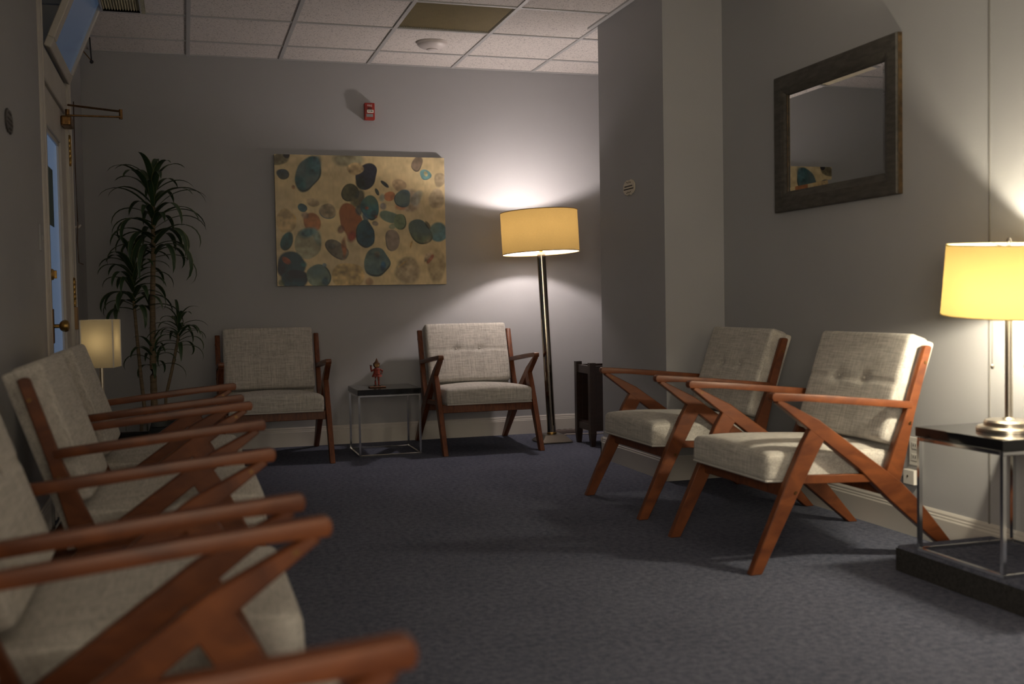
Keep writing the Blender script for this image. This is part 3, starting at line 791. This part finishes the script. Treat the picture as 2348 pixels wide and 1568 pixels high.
SO = .42      # chair origin sits .42 behind the front feet
FX_ = .3265; HT = .017
def make_chair(label, group):
    t = thing('armchair', label, 'chair', group=group)
    o = lambda pts: [(s - SO, z) for s, z in pts]
    arm = [(.069, .628), (.071, .642), (.080, .647), (.30, .628), (.66, .590), (.655, .564), (.40, .590), (.20, .611), (.094, .615), (.074, .616)]
    diag = [(.100, .622), (.262, .540), (.424, .425), (.601, .299), (.690, .215), (.875, 0), (.832, 0), (.642, .158), (.549, .237), (.424, .354), (.222, .507), (.088, .610)]
    leg = [(.232, .520), (.290, .480), (.250, .415), (.204, .332), (.023, 0), (-.023, 0), (.133, .337), (.190, .452)]
    post = [(.713, .793), (.722, .797), (.738, .795), (.745, .789), (.669, .542), (.612, .318), (.600, .285), (.560, .305), (.541, .335), (.630, .544)]
    rail = [(.195, .343), (.470, .331), (.495, .300), (.185, .313)]
    for sx in (-1, 1):
        x = sx * FX_
        MB().prism(o(arm), x - HT - .001, x + HT + .001).bevel(.0035, 2).build('armrest', M['wood'], t, smooth=True)
        MB().prism(o(diag), x - HT, x + HT).bevel(.003, 1).build('rear_leg', M['wood'], t, smooth=True)
        MB().prism(o(leg), x - HT + .0006, x + HT - .0006).bevel(.003, 1).build('front_leg', M['wood'], t, smooth=True)
        MB().prism(o(post), x - HT + .0012, x + HT - .0012).bevel(.003, 1).build('back_post', M['wood'], t, smooth=True)
        MB().prism(o(rail), x - HT + .005, x + HT - .005).bevel(.002, 1).build('side_rail', M['wood'], t, smooth=True)
        for s, z in ((.715, .734), (.645, .511), (.160, .284)):
            MB().tube([(x + sx * (HT - .002), s - SO, z), (x + sx * (HT + .0012), s - SO, z)], .0062, 12).build('bolt_cap', M['bronze'], t, smooth=True)
    for sx in (-1, 1):
        x = sx * FX_
        MB().tube([(x - sx * (HT - .002), .128 - SO, .595), (x - sx * (HT + .001), .128 - SO, .595)], .005, 10).build('brass_screw', M['bronze'], t, smooth=True)
    MB().box(-FX_ + HT, FX_ - HT, .135 - SO, .160 - SO, .262, .318).bevel(.003, 1).build('front_rail', M['wood'], t, smooth=True)
    MB().box(-FX_ + HT, FX_ - HT, .545 - SO, .570 - SO, .245, .295).bevel(.003, 1).build('rear_rail', M['wood'], t, smooth=True)
    # seat
    tilt = math.radians(2.6)
    m = cushion(.588, .572, .100, .020, 40, 36, 10, crown_top=.036)
    m.xf(Matrix.Translation((0, .357 - SO, .356)) @ Matrix.Rotation(-tilt, 4, 'X'))
    m.build('seat_cushion', M['linen'], t, smooth=True)
    mm = Matrix.Translation((0, .357 - SO, .356)) @ Matrix.Rotation(-tilt, 4, 'X')
    a, b = .286, .280
    pts = [mm @ Vector(p) for p in ((-a, b, -.047), (-a, -b, -.047), (a, -b, -.047), (a, b, -.047))]
    n = MB()
    for i in range(3): n.tube([pts[i], pts[i+1]], .0045, 6)
    n.build('seat_piping', M['piping'], t, smooth=True)
    # back
    lean = math.atan2(.122, .356)
    bx = Matrix.Translation((0, .664 - SO, .629)) @ Matrix.Rotation(-lean, 4, 'X')
    m = cushion(.592, .088, .425, .018, 44, 10, 42, crown_front=.006, tufts=((-.085, .022), (.085, .022)), seam=(.016,))
    m.xf(bx); m.build('back_cushion', M['linen'], t, smooth=True)
    for sx in (-1, 1):
        n = MB().ball((sx * .085, -.042, .022), .0065, 10, 6, (1, .5, 1)); n.xf(bx); n.build('tuft_button', M['linen'], t, smooth=True)
    m = MB().box(-.296, .296, -.018, .018, -.272, .262).bevel(.012, 3)
    m.xf(Matrix.Translation((0, .693 - SO, .560)) @ Matrix.Rotation(-lean, 4, 'X')); m.build('back_panel', M['linen'], t, smooth=True)
    return t

B_Y = 6.668 + SO
ch = make_chair('linen armchair against the back wall, left of the small black-topped table', 'linen armchairs with walnut frames')
ch.location = (.53, B_Y, 0)
copy_thing(ch, (1.908, B_Y, 0), (0, 0, 0), 'linen armchair against the back wall, beside the floor lamp')
R90 = (0, 0, -PI/2); L90 = (0, 0, PI/2)
copy_thing(ch, (1.915 + SO, 3.68, 0), R90, 'linen armchair on the right nearest the lit table lamp')
copy_thing(ch, (1.937 + SO, 4.705, 0), R90, 'linen armchair on the right next to the grey pier')
for Xf, Yc, lb in ((.286, 1.392, 'blurred armchair nearest the camera, only its two armrests in frame'),
               (.268, 2.272, 'armchair in the left row, second from the camera, its seat corner in the foreground'),
               (.292, 3.582, 'armchair in the left row, third from the camera, its side post in full view'),
               (.280, 4.564, 'armchair in the left row, farthest from the camera, beside the square lamp')):
    copy_thing(ch, (Xf - SO, Yc, 0), L90, lb)

# ------------------------------------------------------------------ side tables
def make_table(label, group, wx=.41, wy=.41):
    t = thing('side_table', label, 'side table', group=group)
    a, b = wx / 2, wy / 2; r = .0065; h = .400
    for sx in (-1, 1):
        for sy in (-1, 1):
            MB().box(sx*(a-r)-r, sx*(a-r)+r, sy*(b-r)-r, sy*(b-r)+r, .013, h-.013).build('leg', M['chrome'], t)
    for z in (.0065, h - .0065):
        nm = 'base_rail' if z < .1 else 'top_rail'
        for s in (-1, 1):
            MB().box(-a, a, s*(b-r)-r, s*(b-r)+r, z-r, z+r).bevel(.0015, 1).build(nm, M['chrome'], t)
            MB().box(s*(a-r)-r, s*(a-r)+r, -b+2*r, b-2*r, z-r, z+r).bevel(.0015, 1).build(nm, M['chrome'], t)
    lab(MB().box(-a - .004, a + .004, -b - .004, b + .004, h + .002, h + .036).bevel(.002, 2).build('table_top', M['blackglass'], t), 'glossy black slab top')
    return t
tb = make_table('chrome side table with black top between the two back-wall chairs', 'chrome cube side tables')
tb.location = (1.255, 7.03, 0)
copy_thing(tb, (2.628, 2.917, .092), (0, 0, 0), 'chrome side table on the carpeted step, under the lit lamp')
copy_thing(tb, (-.378, 5.245, 0), (0, 0, 0), 'chrome side table under the square shaded lamp in the left row')

# ------------------------------------------------------------------ floor lamp
lt = thing('floor_lamp', 'tall metal floor lamp with tan drum shade, lit, by the back wall', 'lamp', (2.442, 7.05, 0), (math.radians(-1.8), math.radians(-2.0), 0))
def frustum(n, hb, ht, z0, z1):
    A = [n.bm.verts.new((x*hb, y*hb, z0)) for x, y in ((-1,-1),(1,-1),(1,1),(-1,1))]
    B = [n.bm.verts.new((x*ht, y*ht, z1)) for x, y in ((-1,-1),(1,-1),(1,1),(-1,1))]
    n.bm.faces.new(A[::-1]); n.bm.faces.new(B)
    for i in range(4): n.bm.faces.new((A[i], A[(i+1)%4], B[(i+1)%4], B[i]))
n = MB(); n.box(-.115, .115, -.115, .115, .004, .009); frustum(n, .115, .068, .009, .056); n.bevel(.002, 1)
M['steel'] = mat('dark_steel', (0.20, 0.18, 0.15), .35, 1.0)
lb_ = n.build('base', M['steel'], lt)
lb_.matrix_basis = lt.rotation_euler.to_matrix().to_4x4().inverted()
MB().lathe([(.034, .056), (.034, .066), (.030, .070)], 24).build('collar', M['brass'], lt, smooth=True)
MB().lathe([(.030, .066), (.030, 1.33)], 32).build('pole', M['polished'], lt, smooth=True)
MB().lathe([(.011, 1.33), (.011, 1.42), (.018, 1.425), (.018, 1.46), (.012, 1.465)], 16).build('socket', M['brass'], lt, smooth=True)
sb0, sb1, sr = 1.325, 1.612, .270
sh = MB().lathe([(sr, sb0), (sr, sb0 + .1), (sr, sb0 + .2), (sr, sb1)], 72, cap0=False, cap1=False).build('shade', M['shade_tan'], lt, smooth=True, recalc=False)
n = MB()
for z in (sb0, sb1):
    n = MB().tube([(sr*math.cos(2*PI*k/72), sr*math.sin(2*PI*k/72), z) for k in range(73)], .0028, 6, cap=False)
    n.build('shade_rim', M['rim_tan'], sh, smooth=True)
for k in range(3):
    a = 2*PI*k/3 + .4; MB().tube([(0, 0, sb1 - .018), (sr*math.cos(a), sr*math.sin(a), sb1 - .004)], .0022, 6).build('spider_arm', M['brass'], sh, smooth=True)
n = MB(); n.tube([(0, 0, 1.465), (.05, 0, 1.50), (.055, 0, 1.56), (0, 0, sb1 - .016)], .002, 6)
n.build('harp', M['brass'], sh, smooth=True)
MB().lathe([(.008, sb1 - .018), (.010, sb1), (.006, sb1 + .012), (.002, sb1 + .022)], 12).build('finial', M['brass'], lt, smooth=True)
MB().ball((0, 0, 1.505), .034, 16, 10).build('bulb', M['bulb_f'], lt, smooth=True)

# cord and power strip behind the stand
t = thing('power_strip', 'brown power strip on the carpet by the back baseboard', 'power strip', (2.68, 7.45, 0), (0, 0, math.radians(-3)))
MB().box(-.13, .13, -.025, .025, 0, .032).bevel(.006, 2).build('body', M['strip'], t, smooth=True)
n = MB()
for k in range(5): n.box(-.10 + k*.045, -.076 + k*.045, -.012, .012, .0318, .033)
stuff(n.build('outlets', M['hole'], t))
tag(MB().tube([(2.50, 7.17, .006), (2.56, 7.28, .006), (2.66, 7.36, .006), (2.78, 7.34, .006), (2.92, 7.30, .006), (3.0, 7.35, .006)], .005, 6).build('lamp_cord', M['cable_w'], smooth=True),
    'pale lamp cord lying on the carpet behind the floor lamp', 'cord')

# dark wooden stand partly hidden by the pier
t = thing('magazine_rack', 'dark wooden rack with tapered foot half hidden behind the grey pier', 'rack', (2.606, 6.69, 0))
for px in (0, .50):
    for py in (0, .26):
        n = MB(); frustum(n, .014, .021, 0, .085); n.box(-.021, .021, -.021, .021, .085, .566)
        n.xf(Matrix.Translation((px, py, 0))); n.build('post', M['darkwood'], t)
for py in (0, .26):
    for z0, z1 in ((.49, .545), (.105, .150)):
        MB().box(.02, .48, py - .012, py + .012, z0, z1).bevel(.002, 1).build('rail', M['darkwood'], t)
    for k in range(5): MB().box(.028 + k*.092, .028 + k*.092 + .08, py - .006, py + .006, .15, .49).build('slat', M['darkwood'], t)
for px in (0, .5):
    for z0, z1 in ((.49, .545), (.105, .150)):
        MB().box(px - .012, px + .012, .02, .24, z0, z1).bevel(.002, 1).build('rail', M['darkwood'], t)
MB().box(.0, .5, .01, .25, .15, .16).build('shelf', M['darkwood'], t)

# ------------------------------------------------------------------ table lamp on the right
LT = .092 + .437
lt = thing('table_lamp', 'lit table lamp with yellow-cream drum shade and two pull chains', 'lamp', (2.614, 2.90, LT))
MB().lathe([(.102, 0), (.102, .010), (.096, .016), (.078, .017), (.078, .030), (.072, .036), (.022, .038), (.016, .044)], 48).build('base', M['nickel'], lt, smooth=True)
MB().lathe([(.0125, .040), (.0125, .44)], 20).build('pole', M['nickel'], lt, smooth=True)
rb, rtp, z0, z1 = .208, .196, .385, .618
tl = Matrix.Translation((0, 0, .5)) @ Matrix.Rotation(math.radians(-4.2), 4, Vector((-cy_, sy_, 0))) @ Matrix.Translation((0, 0, -.5))
n = MB().lathe([(rb, z0), (rb + (rtp-rb)*.33, z0 + (z1-z0)*.33), (rb + (rtp-rb)*.66, z0 + (z1-z0)*.66), (rtp, z1)], 72, cap0=False, cap1=False)
n.xf(tl); sh = n.build('shade', M['shade_cream'], lt, smooth=True, recalc=False)
n = MB()
for r_, z in ((rb, z0), (rtp, z1)):
    n = MB().tube([(r_*math.cos(2*PI*k/72), r_*math.sin(2*PI*k/72), z) for k in range(73)], .0022, 6, cap=False)
    n.xf(tl); n.build('shade_rim', M['rim_cream'], sh, smooth=True)
for k in range(3):
    a = 2*PI*k/3 + 1.1; n = MB().tube([(0, 0, z1 - .012), (rtp*math.cos(a), rtp*math.sin(a), z1 - .003)], .002, 6)
    n.xf(tl); n.build('spider_arm', M['nickel'], sh, smooth=True)
MB().lathe([(.006, .44), (.006, .615), (.009, .62), (.009, .63), (.004, .64)], 12).build('finial_rod', M['nickel'], lt, smooth=True)
for sx in (-1, 1):
    n = MB().tube([(0, 0, .402), (sx*.06*cy_, -sx*.06*sy_, .402)], .010, 10)
    n.build('socket', M['nickel'], lt, smooth=True)
    MB().ball((sx*.036*cy_ , -sx*.036*sy_, .440), .028, 16, 10).build('bulb', M['bulb_t'], lt, smooth=True)
    MB().tube([(sx*.030*cy_, -sx*.030*sy_, .398), (sx*.036*cy_, -sx*.036*sy_, .408), (sx*.036*cy_, -sx*.036*sy_, .420)], .012, 10).build('bulb_holder', M['nickel'], lt, smooth=True)
    n = MB()
    for k in range(30): n.ball((sx*.055*cy_, -sx*.055*sy_, .398 - k*.0061), .0026, 6, 4)
    n.ball((sx*.055*cy_, -sx*.055*sy_, .213), .006, 8, 6, (1, 1, 1.4))
    stuff(n.build('pull_chain', M['nickel'], lt, smooth=True))
t = thing('bottle', 'dark plum bottle at the right frame edge beside the lit lamp', 'bottle', (2.764, 2.948, LT))
MB().lathe([(.027, 0), (.029, .006), (.029, .085), (.022, .10), (.012, .108)], 24).build('body', M['purple'], t, smooth=True)
MB().lathe([(.012, .108), (.013, .110), (.013, .128), (.011, .130)], 16).build('cap', M['black'], t, smooth=True)

# outlet and adapter on the right wall
t = thing('wall_outlet', 'white wall outlet plate behind the right-hand armchair', 'outlet', (XR, 3.655, .348))
MB().box(-.008, 0, -.036, .036, -.058, .058).bevel(.003, 2).build('plate', M['white'], t)
for z in (.024, -.024):
    MB().box(-.010, -.008, -.017, .017, z - .014, z + .014).bevel(.001, 1).build('receptacle', M['white'], t)
    n = MB().box(-.0106, -.0098, -.008, -.005, z - .004, z + .007).box(-.0106, -.0098, .005, .008, z - .004, z + .007)
    stuff(n.build('slot', M['hole'], t))
t = thing('junction_box', 'small white surface box mounted under the wall outlet', 'junction box', (XR, 3.672, .242))
MB().box(-.026, 0, -.034, .034, -.030, .030).bevel(.002, 1).build('box', M['white'], t)
MB().tube([(-.0275, .004, .004), (-.0255, .004, .004)], .005, 10).build('screw', M['nickel'], t, smooth=True)

# ------------------------------------------------------------------ square lamp in the left row
lt = thing('square_table_lamp', 'small dimly lit lamp with tall square cream shade in the left row', 'lamp', (-.37, 5.20, .437), (0, 0, math.radians(-10)))
MB().box(-.055, .055, -.055, .055, 0, .018).bevel(.003, 1).build('base', M['nickel'], lt)
MB().lathe([(.010, .018), (.010, .34)], 16).build('stem', M['nickel'], lt, smooth=True)
a = .070; zb, zt = .283, .500
n = MB(); v = [[n.bm.verts.new((x*a, y*a, z)) for x, y in ((-1,-1),(1,-1),(1,1),(-1,1))] for z in (zb, zt)]
for k in range(4): n.bm.faces.new((v[0][k], v[0][(k+1)%4], v[1][(k+1)%4], v[1][k]))
sh = n.build('shade', M['shade_w'], lt, recalc=False)
MB().ball((0, 0, .40), .024, 14, 10).build('bulb', M['bulb_s'], lt, smooth=True)
for x in (-1, 1):
    for y in (-1, 1): MB().box(x*a - .0025, x*a + .0025, y*a - .0025, y*a + .0025, zb, zt).build('shade_edge', M['white'], sh)
n = MB().tube([(-a, 0, zt - .01), (a, 0, zt - .01)], .002, 6).tube([(0, -a, zt - .01), (0, a, zt - .01)], .002, 6).tube([(0, 0, .34), (0, 0, .376)], .009, 8)
n.build('spider', M['nickel'], lt, smooth=True)

# cords hanging behind the left row
tag(MB().tube([(-.585, 2.93, .46), (-.575, 2.90, .36), (-.58, 2.92, .22), (-.54, 2.88, .08), (-.45, 2.86, .007), (-.30, 2.95, .007)], .006, 6).build('extension_cord', M['black'], smooth=True),
    'black power cord hanging on the wall behind the gap in the left row', 'cord')

# ------------------------------------------------------------------ figurine on the back table
t = thing('figurine', 'small waving figurine in pointed hat and rust-red tunic on the back table', 'figurine', (1.205, 7.0, .437))
MB().box(-.055, .055, -.035, .035, 0, .006).bevel(.002, 1).build('stand', M['fig_brown'], t)
n = MB()
n.tube([(-.010, 0, .008), (-.012, 0, .04), (-.010, 0, .075)], [.006, .005, .008], 8); n.tube([(.012, 0, .008), (.011, 0, .04), (.009, 0, .075)], [.006, .0055, .008], 8)
n.lathe([(.012, .075), (.024, .085), (.020, .105), (.022, .118), (.010, .128)], 14)
n.tube([(-.020, 0, .116), (-.036, -.002, .108), (-.040, -.004, .128), (-.041, -.004, .142)], [.007, .007, .006, .005], 8)
n.tube([(.020, 0, .118), (.037, -.002, .108), (.030, -.006, .090)], [.007, .006, .005], 8)
n.tube([(0, 0, .124), (0, 0, .136)], .006, 8)
body = n.build('body', M['fig_red'], t, smooth=True)
MB().ball((0, -.003, .148), .0165, 16, 12, (1, .8, 1.05)).build('head', M['fig_face'], t, smooth=True)
n = MB()
for sx in (-1, 1): n.ball((sx*.006, -.0155, .150), .0028, 8, 6)
n.ball((0, -.0165, .1455), .0018, 6, 5)
n.tube([(-.007, -.0145, .1415), (0, -.016, .1395), (.007, -.0145, .1415)], .0009, 5)
stuff(n.build('face', M['fig_dark'], t, smooth=True))
n = MB().lathe([(.026, .157), (.0255, .159), (.013, .161), (.011, .170), (.006, .182), (.001, .193)], 18)
n.build('hat', M['fig_brown'], t, smooth=True)
MB().ball((0, .008, .148), .0225, 14, 10, (1, .55, 1.0)).build('hood', M['fig_dark'], t, smooth=True)
n = MB()
prof = [(.016, .128), (.022, .118), (.020, .104), (.027, .088), (.036, .070)]
n.lathe(prof, 20, cap0=False, cap1=False)
for v in n.bm.verts:
    if v.co.z < .071: v.co.z += .004 * math.sin(8 * math.atan2(v.co.y, v.co.x))
    v.co.y *= .6
n.build('tunic', M['fig_red'], t, smooth=True, recalc=False)
n = MB().lathe([(.0215, .100), (.0225, .104), (.0215, .108)], 18, cap0=False, cap1=False)
for v in n.bm.verts: v.co.y *= .65
n.build('belt', M['fig_brown'], t, smooth=True)
for sx, bx in ((-1, -.010), (1, .012)):
    n = MB().ball((bx + sx*.005, -.003, .011), .006, 8, 6, (1.6, 1.1, .8)); n.build('boot', M['fig_boot'], t, smooth=True)
n = MB()
for k in range(4): n.tube([(-.041 + (k-1.5)*.003, -.004, .141), (-.041 + (k-1.5)*.0045, -.004, .151 - abs(k-1.5)*.001)], .0015, 5)
n.tube([(-.038, -.004, .137), (-.033, -.004, .143)], .0016, 5)
n.build('hand', M['fig_dark'], t, smooth=True)

# ------------------------------------------------------------------ potted dracaena
rs = random.Random(11)
pl = thing('potted_plant', 'tall dracaena with three canes and drooping striped leaves in the left corner', 'plant', (-.19, 7.13, 0))
MB().lathe([(.115, 0), (.12, .01), (.145, .24), (.152, .245), (.152, .275), (.140, .278), (.136, .25)], 36, cap1=False).build('pot', M['pot'], pl, smooth=True)
MB().lathe([(.001, .244), (.138, .244)], 36, cap0=False, cap1=False).build('soil', M['soil'], pl)
canes = [  # (points, radii, crowns[(z, count, length, spread)])
    ([(-.01, 0, .24), (-.012, 0, .60), (-.004, 0, 1.0), (.012, 0, 1.36), (.018, .0, 1.74)], [.021, .020, .017, .014, .010]),
    ([(-.06, -.02, .24), (-.085, -.02, .55), (-.10, -.02, .78), (-.115, -.03, 1.06)], [.012, .011, .010, .009]),
    ([(.055, .01, .24), (.06, .01, .42), (.10, .0, .58), (.135, -.01, .74), (.15, -.01, .82)], [.010, .0095, .009, .009, .008]),
]
for pts, rad in canes:
    P = []; Rr = []
    for i in range(len(pts) - 1):
        for k in range(8):
            f = k / 8; P.append(tuple(pts[i][c] * (1-f) + pts[i+1][c] * f for c in range(3)))
            Rr.append((rad[i] * (1-f) + rad[i+1] * f) * (1 + .08 * (k % 2)))
    P.append(pts[-1]); Rr.append(rad[-1])
    MB().tube(P, Rr, 10).build('cane', M['stem'], pl, smooth=True)
def leaf(base, az, elev, length, width, droop):
    n = 11; V = []; Fc = []; Cl = []
    pos = Vector(base); d_el = elev
    side = Vector((-math.sin(az), math.cos(az), 0))
    step = length / n
    for i in range(n + 1):
        t_ = i / n
        wv = width * (math.sin(PI * min(1, .12 + t_ * .88)) ** .7) * (1 if i < n else 0.02)
        dirv = Vector((math.cos(az) * math.cos(d_el), math.sin(az) * math.cos(d_el), math.sin(d_el)))
        nrm = side.cross(dirv)
        for k, (o_, lift) in enumerate(((-1, .25), (-.72, .15), (0, 0), (.72, .15), (1, .25))):
            V.append(pos + side * wv * o_ * .5 - nrm * wv * lift * .5)
            edge = abs(o_) > .9
            Cl.append((.17, .19, .075, 1) if edge else ((.020, .048, .019, 1) if k != 2 else (.032, .066, .026, 1)))
        pos = pos + dirv * step
        d_el -= droop * (0.25 + 1.5 * t_) / n
    for i in range(n):
        for k in range(4): Fc.append((i*5+k, i*5+k+1, (i+1)*5+k+1, (i+1)*5+k))
    me = bpy.data.meshes.new('leaf'); me.from_pydata([tuple(v) for v in V], [], Fc)
    me.materials.append(M['leaf'])
    ca = me.color_attributes.new('paint', 'FLOAT_COLOR', 'POINT')
    ca.data.foreach_set('color', np.array(Cl, dtype=np.float32).ravel())
    for p in me.polygons: p.use_smooth = True
    o = bpy.data.objects.new('leaf', me); COL.objects.link(o); o.parent = pl
    return o
def crown(cx, cy, z0, z1, count, lmin, lmax, wmul=1.0, seed=1, xmax=.22):
    r_ = random.Random(seed)
    for k in range(count):
        f = (k + .5) / count
        az = k * 2.399 + r_.uniform(-.3, .3)
        zz = z0 + (z1 - z0) * f
        ln = r_.uniform(lmin, lmax) * (1 - .25 * f)
        if math.sin(az) > .3: ln = min(ln, .34)          # towards the back wall
        if math.cos(az) < -.5: ln = min(ln, (cx - .19 + .612 - .06) / -math.cos(az))   # towards the left wall
        if math.cos(az) > .5: ln = min(ln, max(.12, (xmax + .19 - cx) / math.cos(az)))
        el = .25 + .65 * f + r_.uniform(-.2, .3)
        if f > .9: el = r_.uniform(1.1, 1.45)
        leaf((cx, cy, zz), az, el, ln, r_.uniform(.026, .040) * wmul, r_.uniform(2.4, 3.8) * (1 - .35 * f))
crown(.018, 0, 1.30, 1.76, 54, .38, .56, 1.25, 3)
crown(-.112, -.03, .96, 1.26, 34, .32, .48, 1.25, 5)
crown(.15, -.01, .74, .90, 28, .20, .34, .8, 8, .17)
crown(-.012, -.005, .60, .74, 14, .20, .30, .85, 13, .17)
